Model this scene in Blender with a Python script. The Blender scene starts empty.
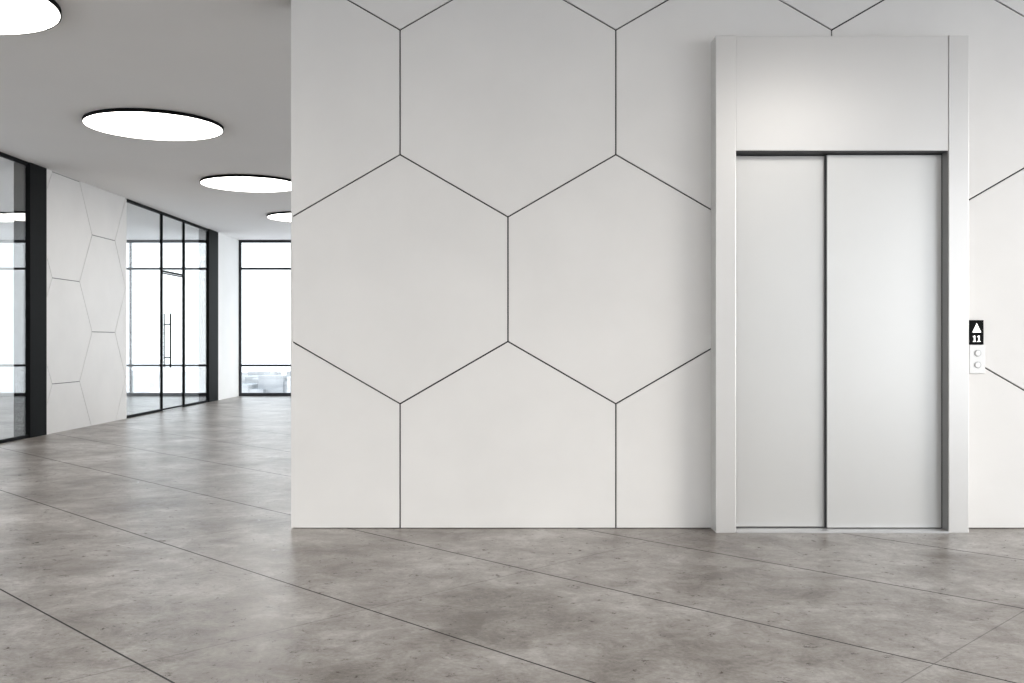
import bpy, bmesh, math, random
from mathutils import Vector
random.seed(7)
S = bpy.context.scene
S.view_settings.view_transform = 'Standard'
S.view_settings.look = 'None'
S.view_settings.exposure = 0.0

# ------------------------------------------------------------ materials
def new_mat(name):
    m = bpy.data.materials.new(name); m.use_nodes = True
    nt = m.node_tree
    return m, nt, nt.nodes['Principled BSDF']

def noise(nt, scale, detail=4, rough=0.5, dist=0.0, vec=None):
    n = nt.nodes.new('ShaderNodeTexNoise')
    n.inputs['Scale'].default_value = scale
    n.inputs['Detail'].default_value = detail
    n.inputs['Roughness'].default_value = rough
    n.inputs['Distortion'].default_value = dist
    if vec is not None: nt.links.new(vec, n.inputs['Vector'])
    return n

def ramp(nt, fac, stops):
    r = nt.nodes.new('ShaderNodeValToRGB')
    while len(r.color_ramp.elements) < len(stops): r.color_ramp.elements.new(0.5)
    for e, (p, c) in zip(r.color_ramp.elements, stops):
        e.position = p; e.color = (c[0], c[1], c[2], 1) if not isinstance(c, float) else (c, c, c, 1)
    nt.links.new(fac, r.inputs['Fac'])
    return r

def math_node(nt, op, a, b=None, c=None):
    n = nt.nodes.new('ShaderNodeMath'); n.operation = op
    for i, v in enumerate((a, b, c)):
        if v is None: continue
        if isinstance(v, (int, float)): n.inputs[i].default_value = v
        else: nt.links.new(v, n.inputs[i])
    return n.outputs[0]

def simple(name, col, rough=0.5, metal=0.0, var=0.04, scale=3.0, bump=0.0, bscale=60, stretch=None, spec=0.5):
    m, nt, b = new_mat(name)
    tc = nt.nodes.new('ShaderNodeTexCoord'); vec = tc.outputs['Object']
    mp = nt.nodes.new('ShaderNodeMapping'); nt.links.new(vec, mp.inputs['Vector'])
    if stretch: mp.inputs['Scale'].default_value = stretch
    n = noise(nt, scale, 5, 0.55, 0, mp.outputs[0])
    lo = [max(0, c*(1-var)) for c in col]; hi = [min(1, c*(1+var)) for c in col]
    r = ramp(nt, n.outputs['Fac'], [(0.3, lo), (0.7, hi)])
    nt.links.new(r.outputs['Color'], b.inputs['Base Color'])
    b.inputs['Roughness'].default_value = rough
    b.inputs['Metallic'].default_value = metal
    b.inputs['Specular IOR Level'].default_value = spec
    if bump > 0:
        n2 = noise(nt, bscale, 4, 0.6, 0, mp.outputs[0])
        bp = nt.nodes.new('ShaderNodeBump'); bp.inputs['Strength'].default_value = bump
        bp.inputs['Distance'].default_value = 0.002
        nt.links.new(n2.outputs['Fac'], bp.inputs['Height'])
        nt.links.new(bp.outputs[0], b.inputs['Normal'])
    return m

M_panel = simple('wall_panel_satin', (0.745, 0.73, 0.71), 0.42, 0, 0.025, 2.2, 0.12, 90)
M_groove = simple('groove_dark', (0.02, 0.02, 0.022), 0.7)
M_white = simple('white_plaster', (0.84, 0.84, 0.83), 0.7, 0, 0.02, 2, 0.05, 80)
M_ceil = simple('ceiling_paint', (0.87, 0.86, 0.85), 0.8, 0, 0.01, 1.0)
M_black = simple('black_aluminium', (0.006, 0.0065, 0.007), 0.6, 0, 0.1, 5, spec=0.05)
M_frame = simple('window_frame_dark', (0.03, 0.032, 0.037), 0.5, 0, 0.1, 5, spec=0.2)
M_frame_washed = simple('window_frame_washed', (0.30, 0.31, 0.32), 0.5, 0, 0.05, 5, spec=0.3)  # frame colour lightened to imitate reflections washing it out through the glass
M_steel = simple('satin_steel_door', (0.655, 0.65, 0.635), 0.33, 0.55, 0.015, 2, 0.03, 40)
M_steelf = simple('satin_steel_frame', (0.68, 0.67, 0.655), 0.33, 0.5, 0.015, 2, 0.03, 40)
M_dark = simple('dark_seal_and_shade', (0.03, 0.03, 0.032), 0.5)  # near-black parts; also the painted shade in the door gap
M_reveal = simple('reveal_dark_steel', (0.22, 0.22, 0.215), 0.4, 0.3)
M_alu = simple('aluminium', (0.62, 0.62, 0.62), 0.35, 0.8)
M_plate = simple('button_plate', (0.72, 0.72, 0.71), 0.4, 0.3)
M_button = simple('button_ring', (0.40, 0.40, 0.40), 0.4, 0.3)

def emis(name, col, s):
    m, nt, b = new_mat(name)
    b.inputs['Base Color'].default_value = (0.9, 0.9, 0.9, 1)
    b.inputs['Emission Color'].default_value = (*col, 1)
    b.inputs['Emission Strength'].default_value = s
    return m
M_lamp = emis('lamp_diffuser', (1.0, 0.96, 0.91), 7.2)
M_glyph = emis('display_glyph', (1, 1, 1), 1.2)

def glass():
    m = bpy.data.materials.new('clear_glass'); m.use_nodes = True
    nt = m.node_tree; nt.nodes.clear()
    out = nt.nodes.new('ShaderNodeOutputMaterial')
    mix = nt.nodes.new('ShaderNodeMixShader')
    tr = nt.nodes.new('ShaderNodeBsdfTransparent'); tr.inputs[0].default_value = (0.975, 0.985, 0.985, 1)
    gl = nt.nodes.new('ShaderNodeBsdfGlossy'); gl.inputs['Roughness'].default_value = 0.0
    lw = nt.nodes.new('ShaderNodeLayerWeight')
    p = math_node(nt, 'POWER', lw.outputs['Facing'], 3.0)
    f = math_node(nt, 'MULTIPLY_ADD', p, 0.9, 0.05)
    nt.links.new(f, mix.inputs[0]); nt.links.new(tr.outputs[0], mix.inputs[1]); nt.links.new(gl.outputs[0], mix.inputs[2])
    nt.links.new(mix.outputs[0], out.inputs[0])
    return m
M_glass = glass()

def floor_mat():
    m, nt, b = new_mat('polished_concrete')
    tc = nt.nodes.new('ShaderNodeTexCoord'); vec = tc.outputs['Object']
    sep = nt.nodes.new('ShaderNodeSeparateXYZ'); nt.links.new(vec, sep.inputs[0])
    n1 = noise(nt, 1.3, 6, 0.6, 0.3, vec)
    n2 = noise(nt, 4.2, 12, 0.80, 0.5, vec)
    n4 = noise(nt, 15, 10, 0.80, 0.3, vec)
    n3 = noise(nt, 60, 4, 0.7, 0.0, vec)
    a = math_node(nt, 'MULTIPLY', n1.outputs['Fac'], 0.30)
    a = math_node(nt, 'MULTIPLY_ADD', n2.outputs['Fac'], 0.36, a)
    a = math_node(nt, 'MULTIPLY_ADD', n4.outputs['Fac'], 0.24, a)
    a = math_node(nt, 'MULTIPLY_ADD', n3.outputs['Fac'], 0.10, a)
    r = ramp(nt, a, [(0.425, (0.115, 0.094, 0.079)), (0.475, (0.212, 0.186, 0.164)), (0.52, (0.30, 0.273, 0.249)), (0.58, (0.46, 0.435, 0.408))])
    # worn patches
    n5 = noise(nt, 3.2, 12, 0.72, 0.5, vec)
    fl = ramp(nt, n5.outputs['Fac'], [(0.53, (0, 0, 0)), (0.66, (1, 1, 1))])
    n6 = noise(nt, 1.1, 3, 0.5, 0, vec)
    fm = ramp(nt, n6.outputs['Fac'], [(0.42, (0, 0, 0)), (0.6, (1, 1, 1))])
    ff = math_node(nt, 'MULTIPLY', math_node(nt, 'MULTIPLY', fl.outputs[0], fm.outputs[0]), 0.7)
    mf_ = nt.nodes.new('ShaderNodeMix'); mf_.data_type = 'RGBA'
    nt.links.new(ff, mf_.inputs['Factor']); nt.links.new(r.outputs[0], mf_.inputs[6]); mf_.inputs[7].default_value = (0.145, 0.116, 0.096, 1)
    s = math_node(nt, 'ADD', sep.outputs[0], sep.outputs[1])
    d1 = math_node(nt, 'PINGPONG', math_node(nt, 'SUBTRACT', s, 2.22 - 14.8), 0.74)
    l1 = math_node(nt, 'LESS_THAN', d1, 0.0065)
    t = math_node(nt, 'SUBTRACT', sep.outputs[1], sep.outputs[0])
    d2 = math_node(nt, 'PINGPONG', math_node(nt, 'SUBTRACT', t, 5.0 - 29.6), 1.48)
    l2 = math_node(nt, 'LESS_THAN', d2, 0.004)
    l = math_node(nt, 'MAXIMUM', l1, math_node(nt, 'MULTIPLY', l2, 0.5))
    mx = nt.nodes.new('ShaderNodeMix'); mx.data_type = 'RGBA'
    nt.links.new(l, mx.inputs['Factor']); nt.links.new(mf_.outputs[2], mx.inputs[6]); mx.inputs[7].default_value = (0.02, 0.018, 0.016, 1)
    nt.links.new(mx.outputs[2], b.inputs['Base Color'])
    rr = math_node(nt, 'MULTIPLY_ADD', n4.outputs['Fac'], 0.6, 0.04)
    rr = math_node(nt, 'MAXIMUM', rr, 0.12)
    rr = math_node(nt, 'MAXIMUM', rr, math_node(nt, 'MULTIPLY', l, 0.9))
    nt.links.new(rr, b.inputs['Roughness'])
    b.inputs['Specular IOR Level'].default_value = 0.5
    bp = nt.nodes.new('ShaderNodeBump'); bp.inputs['Strength'].default_value = 0.25; bp.inputs['Distance'].default_value = 0.005
    h = math_node(nt, 'SUBTRACT', n4.outputs['Fac'], l)
    h = math_node(nt, 'MULTIPLY_ADD', n3.outputs['Fac'], 0.3, h)
    nt.links.new(h, bp.inputs['Height']); nt.links.new(bp.outputs[0], b.inputs['Normal'])
    return m
M_floor = floor_mat()

def city_mat():
    m, nt, b = new_mat('hazy_facade')
    tc = nt.nodes.new('ShaderNodeTexCoord')
    br = nt.nodes.new('ShaderNodeTexNoise'); br.inputs['Scale'].default_value = 0.06
    nt.links.new(tc.outputs['Object'], br.inputs['Vector'])
    r = ramp(nt, br.outputs['Fac'], [(0.38, (0.38, 0.38, 0.385)), (0.62, (0.50, 0.50, 0.50))])
    sep = nt.nodes.new('ShaderNodeSeparateXYZ'); nt.links.new(tc.outputs['Object'], sep.inputs[0])
    st = math_node(nt, 'LESS_THAN', math_node(nt, 'PINGPONG', sep.outputs[2], 1.6), 0.6)
    mx = nt.nodes.new('ShaderNodeMix'); mx.data_type = 'RGBA'
    nt.links.new(math_node(nt, 'MULTIPLY', st, 0.3), mx.inputs['Factor'])
    nt.links.new(r.outputs[0], mx.inputs[6]); mx.inputs[7].default_value = (0.28, 0.285, 0.295, 1)
    nt.links.new(mx.outputs[2], b.inputs['Base Color']); b.inputs['Roughness'].default_value = 0.9
    return m
M_city = city_mat()

# ------------------------------------------------------------ mesh builder
class MB:
    def __init__(self): self.bm = bmesh.new(); self.mats = []
    def mi(self, m):
        if m not in self.mats: self.mats.append(m)
        return self.mats.index(m)
    def box(self, x0, x1, y0, y1, z0, z1, m):
        vs = [self.bm.verts.new(p) for p in ((x0,y0,z0),(x1,y0,z0),(x1,y1,z0),(x0,y1,z0),(x0,y0,z1),(x1,y0,z1),(x1,y1,z1),(x0,y1,z1))]
        i = self.mi(m)
        for f in ((3,2,1,0),(4,5,6,7),(0,1,5,4),(1,2,6,5),(2,3,7,6),(3,0,4,7)):
            fc = self.bm.faces.new([vs[k] for k in f]); fc.material_index = i
    def loft(self, rings, m, cap0=True, cap1=True):
        i = self.mi(m); R = [[self.bm.verts.new(p) for p in r] for r in rings]
        n = len(R[0])
        for a, b in zip(R[:-1], R[1:]):
            for k in range(n):
                f = self.bm.faces.new((a[k], a[(k+1) % n], b[(k+1) % n], b[k])); f.material_index = i
        if cap0: self.bm.faces.new(R[0]).material_index = i
        if cap1: self.bm.faces.new(R[-1]).material_index = i
    def cyl(self, c, axis, r, l, m, n=24, r2=None):
        r2 = r if r2 is None else r2
        c = Vector(c); ax = Vector(axis).normalized()
        u = ax.orthogonal().normalized(); v = ax.cross(u)
        def ring(o, rr): return [o + u*rr*math.cos(2*math.pi*k/n) + v*rr*math.sin(2*math.pi*k/n) for k in range(n)]
        self.loft([ring(c, r), ring(c + ax*l, r2)], m)
    def done(self, name, parent=None, bevel=0.0, smooth=False):
        bmesh.ops.recalc_face_normals(self.bm, faces=self.bm.faces)
        me = bpy.data.meshes.new(name); self.bm.to_mesh(me); self.bm.free()
        for m in self.mats: me.materials.append(m)
        o = bpy.data.objects.new(name, me); S.collection.objects.link(o)
        if parent: o.parent = parent
        if bevel > 0:
            b = o.modifiers.new('bevel', 'BEVEL'); b.width = bevel; b.segments = 2; b.limit_method = 'ANGLE'
        if smooth:
            for p in me.polygons: p.use_smooth = True
        return o

def empty(name, loc=(0, 0, 0)):
    e = bpy.data.objects.new(name, None); S.collection.objects.link(e); e.empty_display_size = 0.1
    return e

def clip(poly, a, b, c):   # keep a*u+b*v+c >= 0
    out = []
    for i in range(len(poly)):
        p, q = poly[i], poly[(i+1) % len(poly)]
        dp = a*p[0]+b*p[1]+c; dq = a*q[0]+b*q[1]+c
        if dp >= 0: out.append(p)
        if (dp >= 0) != (dq >= 0):
            t = dp/(dp-dq); out.append((p[0]+t*(q[0]-p[0]), p[1]+t*(q[1]-p[1])))
    return out

def inset(poly, g):
    out = poly[:]
    n = len(poly)
    for i in range(n):
        p, q = poly[i], poly[(i+1) % n]
        dx, dy = q[0]-p[0], q[1]-p[1]; L = math.hypot(dx, dy)
        if L < 1e-5: continue
        a, b = -dy/L, dx/L
        out = clip(out, a, b, -(a*p[0]+b*p[1]) - g)
        if len(out) < 3: return []
    return dedupe(out)

def dedupe(out):
    res = []
    for p in out:
        if not res or math.hypot(p[0]-res[-1][0], p[1]-res[-1][1]) > 1e-4: res.append(p)
    if len(res) > 2 and math.hypot(res[0][0]-res[-1][0], res[0][1]-res[-1][1]) < 1e-4: res.pop()
    return res if len(res) >= 3 else []

SIDE = 0.8; W = SIDE*math.sqrt(3)
def hex_panels(mb, rect, origin, mapf, rotated=False, gap=0.0045, th=0.012):
    """regular hexagons of side 0.8 m. pointy-top, or flat-top when rotated. mapf(u,v,d): d outwards"""
    u0, u1, v0, v1 = rect
    ou, ov = origin
    if rotated: u0, u1, v0, v1 = v0, v1, u0, u1; ou, ov = ov, ou
    j0 = int((v0-ov)/1.2)-3; j1 = int((v1-ov)/1.2)+3
    for j in range(j0, j1):
        for i in range(int((u0-ou)/W)-3, int((u1-ou)/W)+3):
            cu = ou + i*W + (W/2 if j % 2 else 0); cv = ov + j*1.2
            hx = [(cu+SIDE*math.sin(k*math.pi/3), cv+SIDE*math.cos(k*math.pi/3)) for k in range(6)][::-1]
            def cut(g):
                poly = inset(hx, g)
                for h in ((1,0,-u0), (-1,0,u1), (0,1,-v0), (0,-1,v1)):
                    poly = clip(poly, *h)
                    if len(poly) < 3: return []
                return dedupe(poly)
            po = cut(gap)
            if not po: continue
            pi = cut(gap+0.0015)
            if len(pi) != len(po): pi = po
            f = (lambda p, d: mapf(p[1], p[0], d)) if rotated else (lambda p, d: mapf(p[0], p[1], d))
            if pi is po: mb.loft([[f(p, 0.0) for p in po], [f(p, th) for p in po]], M_panel)
            else: mb.loft([[f(p, 0.0) for p in po], [f(p, th-0.0015) for p in po], [f(p, th) for p in pi]], M_panel)

H = 3.43; YW = 6.226; XL = -6.0; YB = 21.3; YR = -6.5; XR = 6.6; XLL = -12.5
XE = -1.418; YK = 8.6   # back of the elevator block

# ------------------------------------------------------------ shell
mb = MB(); mb.box(XLL-0.3, XR+0.3, YR-0.3, YB+0.3, -0.2, 0.0, M_floor); mb.done('floor')
mb = MB(); mb.box(XLL-0.3, XR+0.3, YR-0.3, YB+0.3, H, H+0.25, M_ceil); mb.done('ceiling')

EX0, EX1, EH = 1.278, 2.863, 3.12
mb = MB()
by = YW + 0.012
mb.box(XE, EX0, by, by+0.25, 0, H, M_groove)
mb.box(EX1, XR, by, by+0.25, 0, H, M_groove)
mb.box(EX0, EX1, by, by+0.25, EH, H, M_groove)
mf = lambda u, v, d: (u, by - d, v)
org = (-0.719 + W/2, 0.4)
hex_panels(mb, (XE, EX0, 0.005, H), org, mf)
hex_panels(mb, (EX1, XR, 0.005, H), org, mf)
hex_panels(mb, (EX0, EX1, EH, H), org, mf)
mb.done('wall_front')

# end face and back face of the elevator block
mb = MB()
mb.box(XE+0.012, XE+0.25, by+0.25, YK-0.25, 0, H, M_groove)
mb.box(XE+0.0, XE+0.012, YW+0.002, by+0.25, 0, H, M_panel)
hex_panels(mb, (by+0.25, YK, 0.0, H), (7.0, 0.645), lambda u, v, d: (XE+0.012-d, u, v), True)
mb.box(XE+0.012, XR, YK-0.25, YK-0.012, 0, H, M_groove)
hex_panels(mb, (XE+0.012, XR, 0.0, H), (0.0, 0.4), lambda u, v, d: (u, YK-0.012+d, v))
mb.done('wall_right')
mb = MB(); mb.box(EX0-0.1, EX1+0.1, by+1.6, by+1.7, 0, H, M_dark)
mb.box(EX0-0.2, EX0-0.1, by+0.25, by+1.7, 0, H, M_dark); mb.box(EX1+0.1, EX1+0.2, by+0.25, by+1.7, 0, H, M_dark)
mb.done('wall_shaft')

# left hexagon panel wall
LY0, LY1 = 12.50, 15.10
mb = MB()
mb.box(XL-0.20, XL-0.012, LY0, LY1, 0, H, M_groove)
hex_panels(mb, (LY0, LY1, 0.0, H), (13.04+0.02, 1.338), lambda u, v, d: (XL-0.012+d, u, v), True)
mb.box(XL-0.212, XL-0.20, LY0, LY1, 0, H, M_white)
mb.done('wall_left')
mb = MB(); mb.box(XL-0.2, XL, 19.80, YB, 0, H, M_white); mb.done('wall_left.001')
mb = MB(); mb.box(XLL, -10.80, YB, YB+0.25, 0, H, M_white); mb.done('wall_back')

# ------------------------------------------------------------ glazed partitions (x = const)
def glazed(y0, y1, muls, x=XL-0.03, top=H, gaps=()):
    mb = MB()
    t = 0.02
    mb.box(x-t, x+t, y0, y1, top-0.045, top, M_black)
    segs = []; c = y0
    for a, b in gaps: segs.append((c, a)); c = b
    segs.append((c, y1))
    for a, b in segs:
        mb.box(x-t, x+t, a, b, 0, 0.04, M_black)
    for yy in muls: mb.box(x-t, x+t, yy-0.022, yy+0.022, 0.04, top-0.045, M_black)
    for a, b in segs: mb.box(x-0.005, x+0.005, a, b, 0.04, top-0.045, M_glass)
    return mb
mb = glazed(YR, 12.07, [9.2, 6.2, 3.2, 0.2, -2.8])
mb.box(XL-0.20, XL+0.006, 12.07, 12.495, 0, H, M_black)
mb.done('glass_partition')
dy0, dy1 = 16.70, 17.78
mb = glazed(15.10, 19.20, [dy0-0.022, dy1+0.022], gaps=[(dy0, dy1)])
x = XL-0.03
mb.box(x-0.02, x+0.02, dy0, dy1, 2.40, 2.43, M_black)
mb.box(x-0.005, x+0.005, dy0, dy1, 2.43, H-0.045, M_glass)
mb.box(XL-0.20, XL+0.006, 19.20, 19.795, 0, H, M_black)
mb.done('glass_partition.001')

# glass door
d = empty('door_1')
mb = MB(); mb.box(x-0.006, x+0.006, dy0+0.012, dy1-0.012, 0.012, 2.39, M_glass); mb.done('door_leaf', d)
mb = MB()
mb.box(x-0.012, x+0.012, dy0+0.006, dy0+0.014, 0.012, 2.39, M_black)
mb.box(x-0.012, x+0.012, dy1-0.014, dy1-0.006, 0.012, 2.39, M_black)
mb.box(x-0.012, x+0.012, dy0+0.014, dy1-0.014, 0.012, 0.04, M_black)
mb.box(x-0.012, x+0.012, dy0+0.014, dy1-0.014, 2.37, 2.39, M_black); mb.done('door_edges', d)
for sx in (0.055, -0.055):
    mb = MB(); yh = 16.97
    mb.cyl((x+sx, yh, 0.74), (0,0,1), 0.014, 0.95, M_black)
    for zz in (0.92, 1.5): mb.cyl((x, yh, zz), (1 if sx > 0 else -1, 0, 0), 0.010, 0.055, M_black)
    mb.done('handle', d)

# ------------------------------------------------------------ windows
def window(name, axis, c, a0, a1, step, trans=(0.673, 2.80), pane=True, fm=None):
    fm = fm or M_frame
    mb = MB(); dp = 0.06
    def bx(a, b, z0, z1, m, t=dp):
        if axis == 'x': mb.box(a, b, c, c+t, z0, z1, m)
        else: mb.box(c, c+t, a, b, z0, z1, m)
    fr = 0.05
    bx(a0, a1, 0, fr+0.02, fm); bx(a0, a1, H-0.06, H, fm)
    n = max(1, round((a1-a0)/step))
    xs = [a0 + fr/2 + (a1-a0-fr)*k/n for k in range(n+1)]
    for q in xs: bx(q-fr/2, q+fr/2, fr+0.02, H-0.06, fm)
    for p, q in zip(xs[:-1], xs[1:]):
        for z in trans: bx(p+fr/2, q-fr/2, z-0.024, z+0.024, fm)
    if pane:
        if axis == 'x': mb.box(a0+fr, a1-fr, c+0.025, c+0.035, fr+0.02, H-0.06, M_glass)
        else: mb.box(c+0.025, c+0.035, a0+fr, a1-fr, fr+0.02, H-0.06, M_glass)
    mb.done(name)
window('window_1', 'x', YB, XL, XR, 1.16)
window('window_2', 'x', YB, -10.80, XL, 1.2, fm=M_frame_washed)
window('window_3', 'y', XLL, YR, YB, 2.4, pane=False)
window('window_4', 'y', XR, YR, YW, 2.1, pane=False)
window('added_window_6', 'y', XR, YK, YB, 2.1, pane=False)  # unseen windows, added so the sun reaches and brightens the corridor
mb = MB(); mb.box(-1.0, XR, YR-0.1, YR, 0, H, M_white); mb.done('wall_rear')  # unseen, closed off here to cut window light from behind
window('window_5', 'x', YR, XLL, -1.0, 2.1, pane=False)

# ------------------------------------------------------------ elevator
e = empty('elevator')
FY = 6.078
DX0, DX1, DH = 1.4035, 2.738, 2.397
mb = MB(); mb.box(EX0, DX0, FY, by+0.12, 0, EH, M_steelf); mb.done('jamb_left', e, 0.0025)
mb = MB(); mb.box(DX1, EX1, FY, by+0.12, 0, EH, M_steelf); mb.done('jamb_right', e, 0.0025)
mb = MB(); mb.box(DX0+0.001, DX1-0.001, FY+0.005, by+0.12, DH, EH-0.004, M_steelf); mb.done('header', e, 0.0025)
mb = MB()
mb.box(DX1-0.004, DX1, FY+0.012, 6.165, 0.012, DH, M_reveal)
mb.box(DX0, DX0+0.004, FY+0.012, 6.165, 0.012, DH, M_reveal)
mb.box(DX0+0.004, DX1-0.004, FY+0.012, 6.25, DH-0.004, DH, M_dark)
mb.box(DX0, DX0+0.006, 6.165, 6.20, 0.012, DH-0.004, M_dark)
mb.box(DX1-0.006, DX1, 6.165, 6.20, 0.012, DH-0.004, M_dark)
mb.done('reveal', e)
mb = MB(); mb.box(2.004, DX1-0.006, 6.170, 6.190, 0.016, DH-0.010, M_steel); mb.done('door_panel_right', e, 0.0015)
mb = MB(); mb.box(DX0+0.004, 2.06, 6.204, 6.224, 0.016, DH-0.010, M_steel); mb.done('door_panel_left', e, 0.0015)
mb = MB(); mb.box(1.996, 2.003, 6.182, 6.202, 0.016, DH-0.010, M_dark); mb.done('door_gap_shade', e)  # dark strip standing in for the shadow between the door panels
mb = MB(); mb.box(DX0+0.001, DX1-0.001, FY-0.006, by+0.1, 0, 0.011, M_alu)
for yy in (6.174, 6.208): mb.box(DX0+0.004, DX1-0.004, yy, yy+0.012, 0.011, 0.0125, M_dark)
mb.done('sill', e, 0.001)

# ------------------------------------------------------------ call panel
cp = empty('elevator_call_panel')
cx0, cx1 = 2.930, 3.030
mb = MB(); mb.box(cx0, cx1, YW-0.014, YW, 0.995, 1.178, M_plate); mb.done('button_plate', cp, 0.002)
mb = MB(); mb.box(cx0, cx1-0.010, YW-0.016, YW, 1.180, 1.337, M_black); mb.done('display', cp, 0.002)
g = YW-0.0175; cxm = (cx0+cx1-0.010)/2
mb = MB()
tri = [(cxm-0.028, 1.258), (cxm+0.028, 1.258), (cxm, 1.318)]
mb.loft([[(u, g, v) for u, v in tri], [(u, g+0.0015, v) for u, v in tri]], M_glyph)
for q in (-0.014, 0.014):
    mb.box(cxm+q-0.004, cxm+q+0.004, g, g+0.0015, 1.202, 1.238, M_glyph)
    mb.box(cxm+q-0.010, cxm+q-0.004, g, g+0.0015, 1.228, 1.234, M_glyph)
    mb.box(cxm+q-0.010, cxm+q+0.010, g, g+0.0015, 1.198, 1.203, M_glyph)
mb.done('glyphs', cp)
mb = MB()
for zz in (1.125, 1.050):
    mb.cyl((cx0+0.052, YW-0.014, zz), (0,-1,0), 0.0215, 0.003, M_button, 32)
    mb.cyl((cx0+0.052, YW-0.017, zz), (0,-1,0), 0.018, 0.004, M_plate, 32, 0.016)
mb.done('buttons', cp)

# ------------------------------------------------------------ ceiling lamps
def lamp(x, y):
    mb = MB(); n = 96; b = H-0.036
    def ring(r, z): return [(x+r*math.cos(2*math.pi*k/n), y+r*math.sin(2*math.pi*k/n), z) for k in range(n)]
    mb.loft([ring(0.67, H), ring(0.68, H-0.005), ring(0.68, b), ring(0.671, b), ring(0.671, b+0.004)], M_black, True, False)
    mb.loft([ring(0.6705, b+0.006), ring(0.6705, b+0.001)], M_lamp)
    mb.done('round_ceiling_lamp')
for k in range(-3, 4): lamp(-3.66, 9.93 + 3.66*(k-1))
lamp(2.6, 2.64); lamp(2.6, -0.98); lamp(2.6, -4.60)
for k in (1, 3): lamp(2.6, 9.93 + 3.66*k - 1)
for k in (-1, 1, 3): lamp(-9.3, 6.26+3.62*k)  # added to brighten the room behind the left glass

# ------------------------------------------------------------ city outside
mb = MB()
for _ in range(700):
    a = random.uniform(-0.7, 0.1); dist = random.uniform(330, 800)
    cx = a*dist; w = random.uniform(6, 18); dd = random.uniform(8, 20)
    top = 1.2 - dist*random.uniform(0.032, 0.060)
    mb.box(cx-w/2, cx+w/2, dist+YB, dist+YB+dd, -60, top, M_city)
mb.done('city_skyline')

# ------------------------------------------------------------ world + sun
w = bpy.data.worlds.new('World'); S.world = w; w.use_nodes = True
nt = w.node_tree; bg = nt.nodes['Background']
tc = nt.nodes.new('ShaderNodeTexCoord'); sp = nt.nodes.new('ShaderNodeSeparateXYZ'); nt.links.new(tc.outputs['Generated'], sp.inputs[0])
r = ramp(nt, math_node(nt, 'MULTIPLY_ADD', sp.outputs[2], 0.5, 0.5), [(0.40, (0.80, 0.85, 0.92)), (0.52, (0.92, 0.96, 1.0)), (0.9, (0.72, 0.86, 1.0))])
nt.links.new(r.outputs[0], bg.inputs[0]); bg.inputs[1].default_value = 2.8
sd = bpy.data.lights.new('hazy_sun', 'SUN'); so = bpy.data.objects.new('hazy_sun', sd); S.collection.objects.link(so)
sd.energy = 2.1; sd.angle = math.radians(26); sd.color = (1.0, 0.955, 0.90)
dirv = Vector((-math.cos(math.radians(33)), math.sin(math.radians(33)), -0.20)).normalized()
so.rotation_euler = dirv.to_track_quat('-Z', 'Y').to_euler(); so.location = (20, -12, 6)

# ------------------------------------------------------------ camera
cd = bpy.data.cameras.new('camera'); cam = bpy.data.objects.new('camera', cd); S.collection.objects.link(cam)
cam.location = (0, 0, 1.2); cam.rotation_euler = (math.radians(90), 0, 0)
cd.sensor_width = 36; cd.lens = 970/1024*36; cd.clip_end = 2000; cd.clip_start = 0.05
S.camera = cam
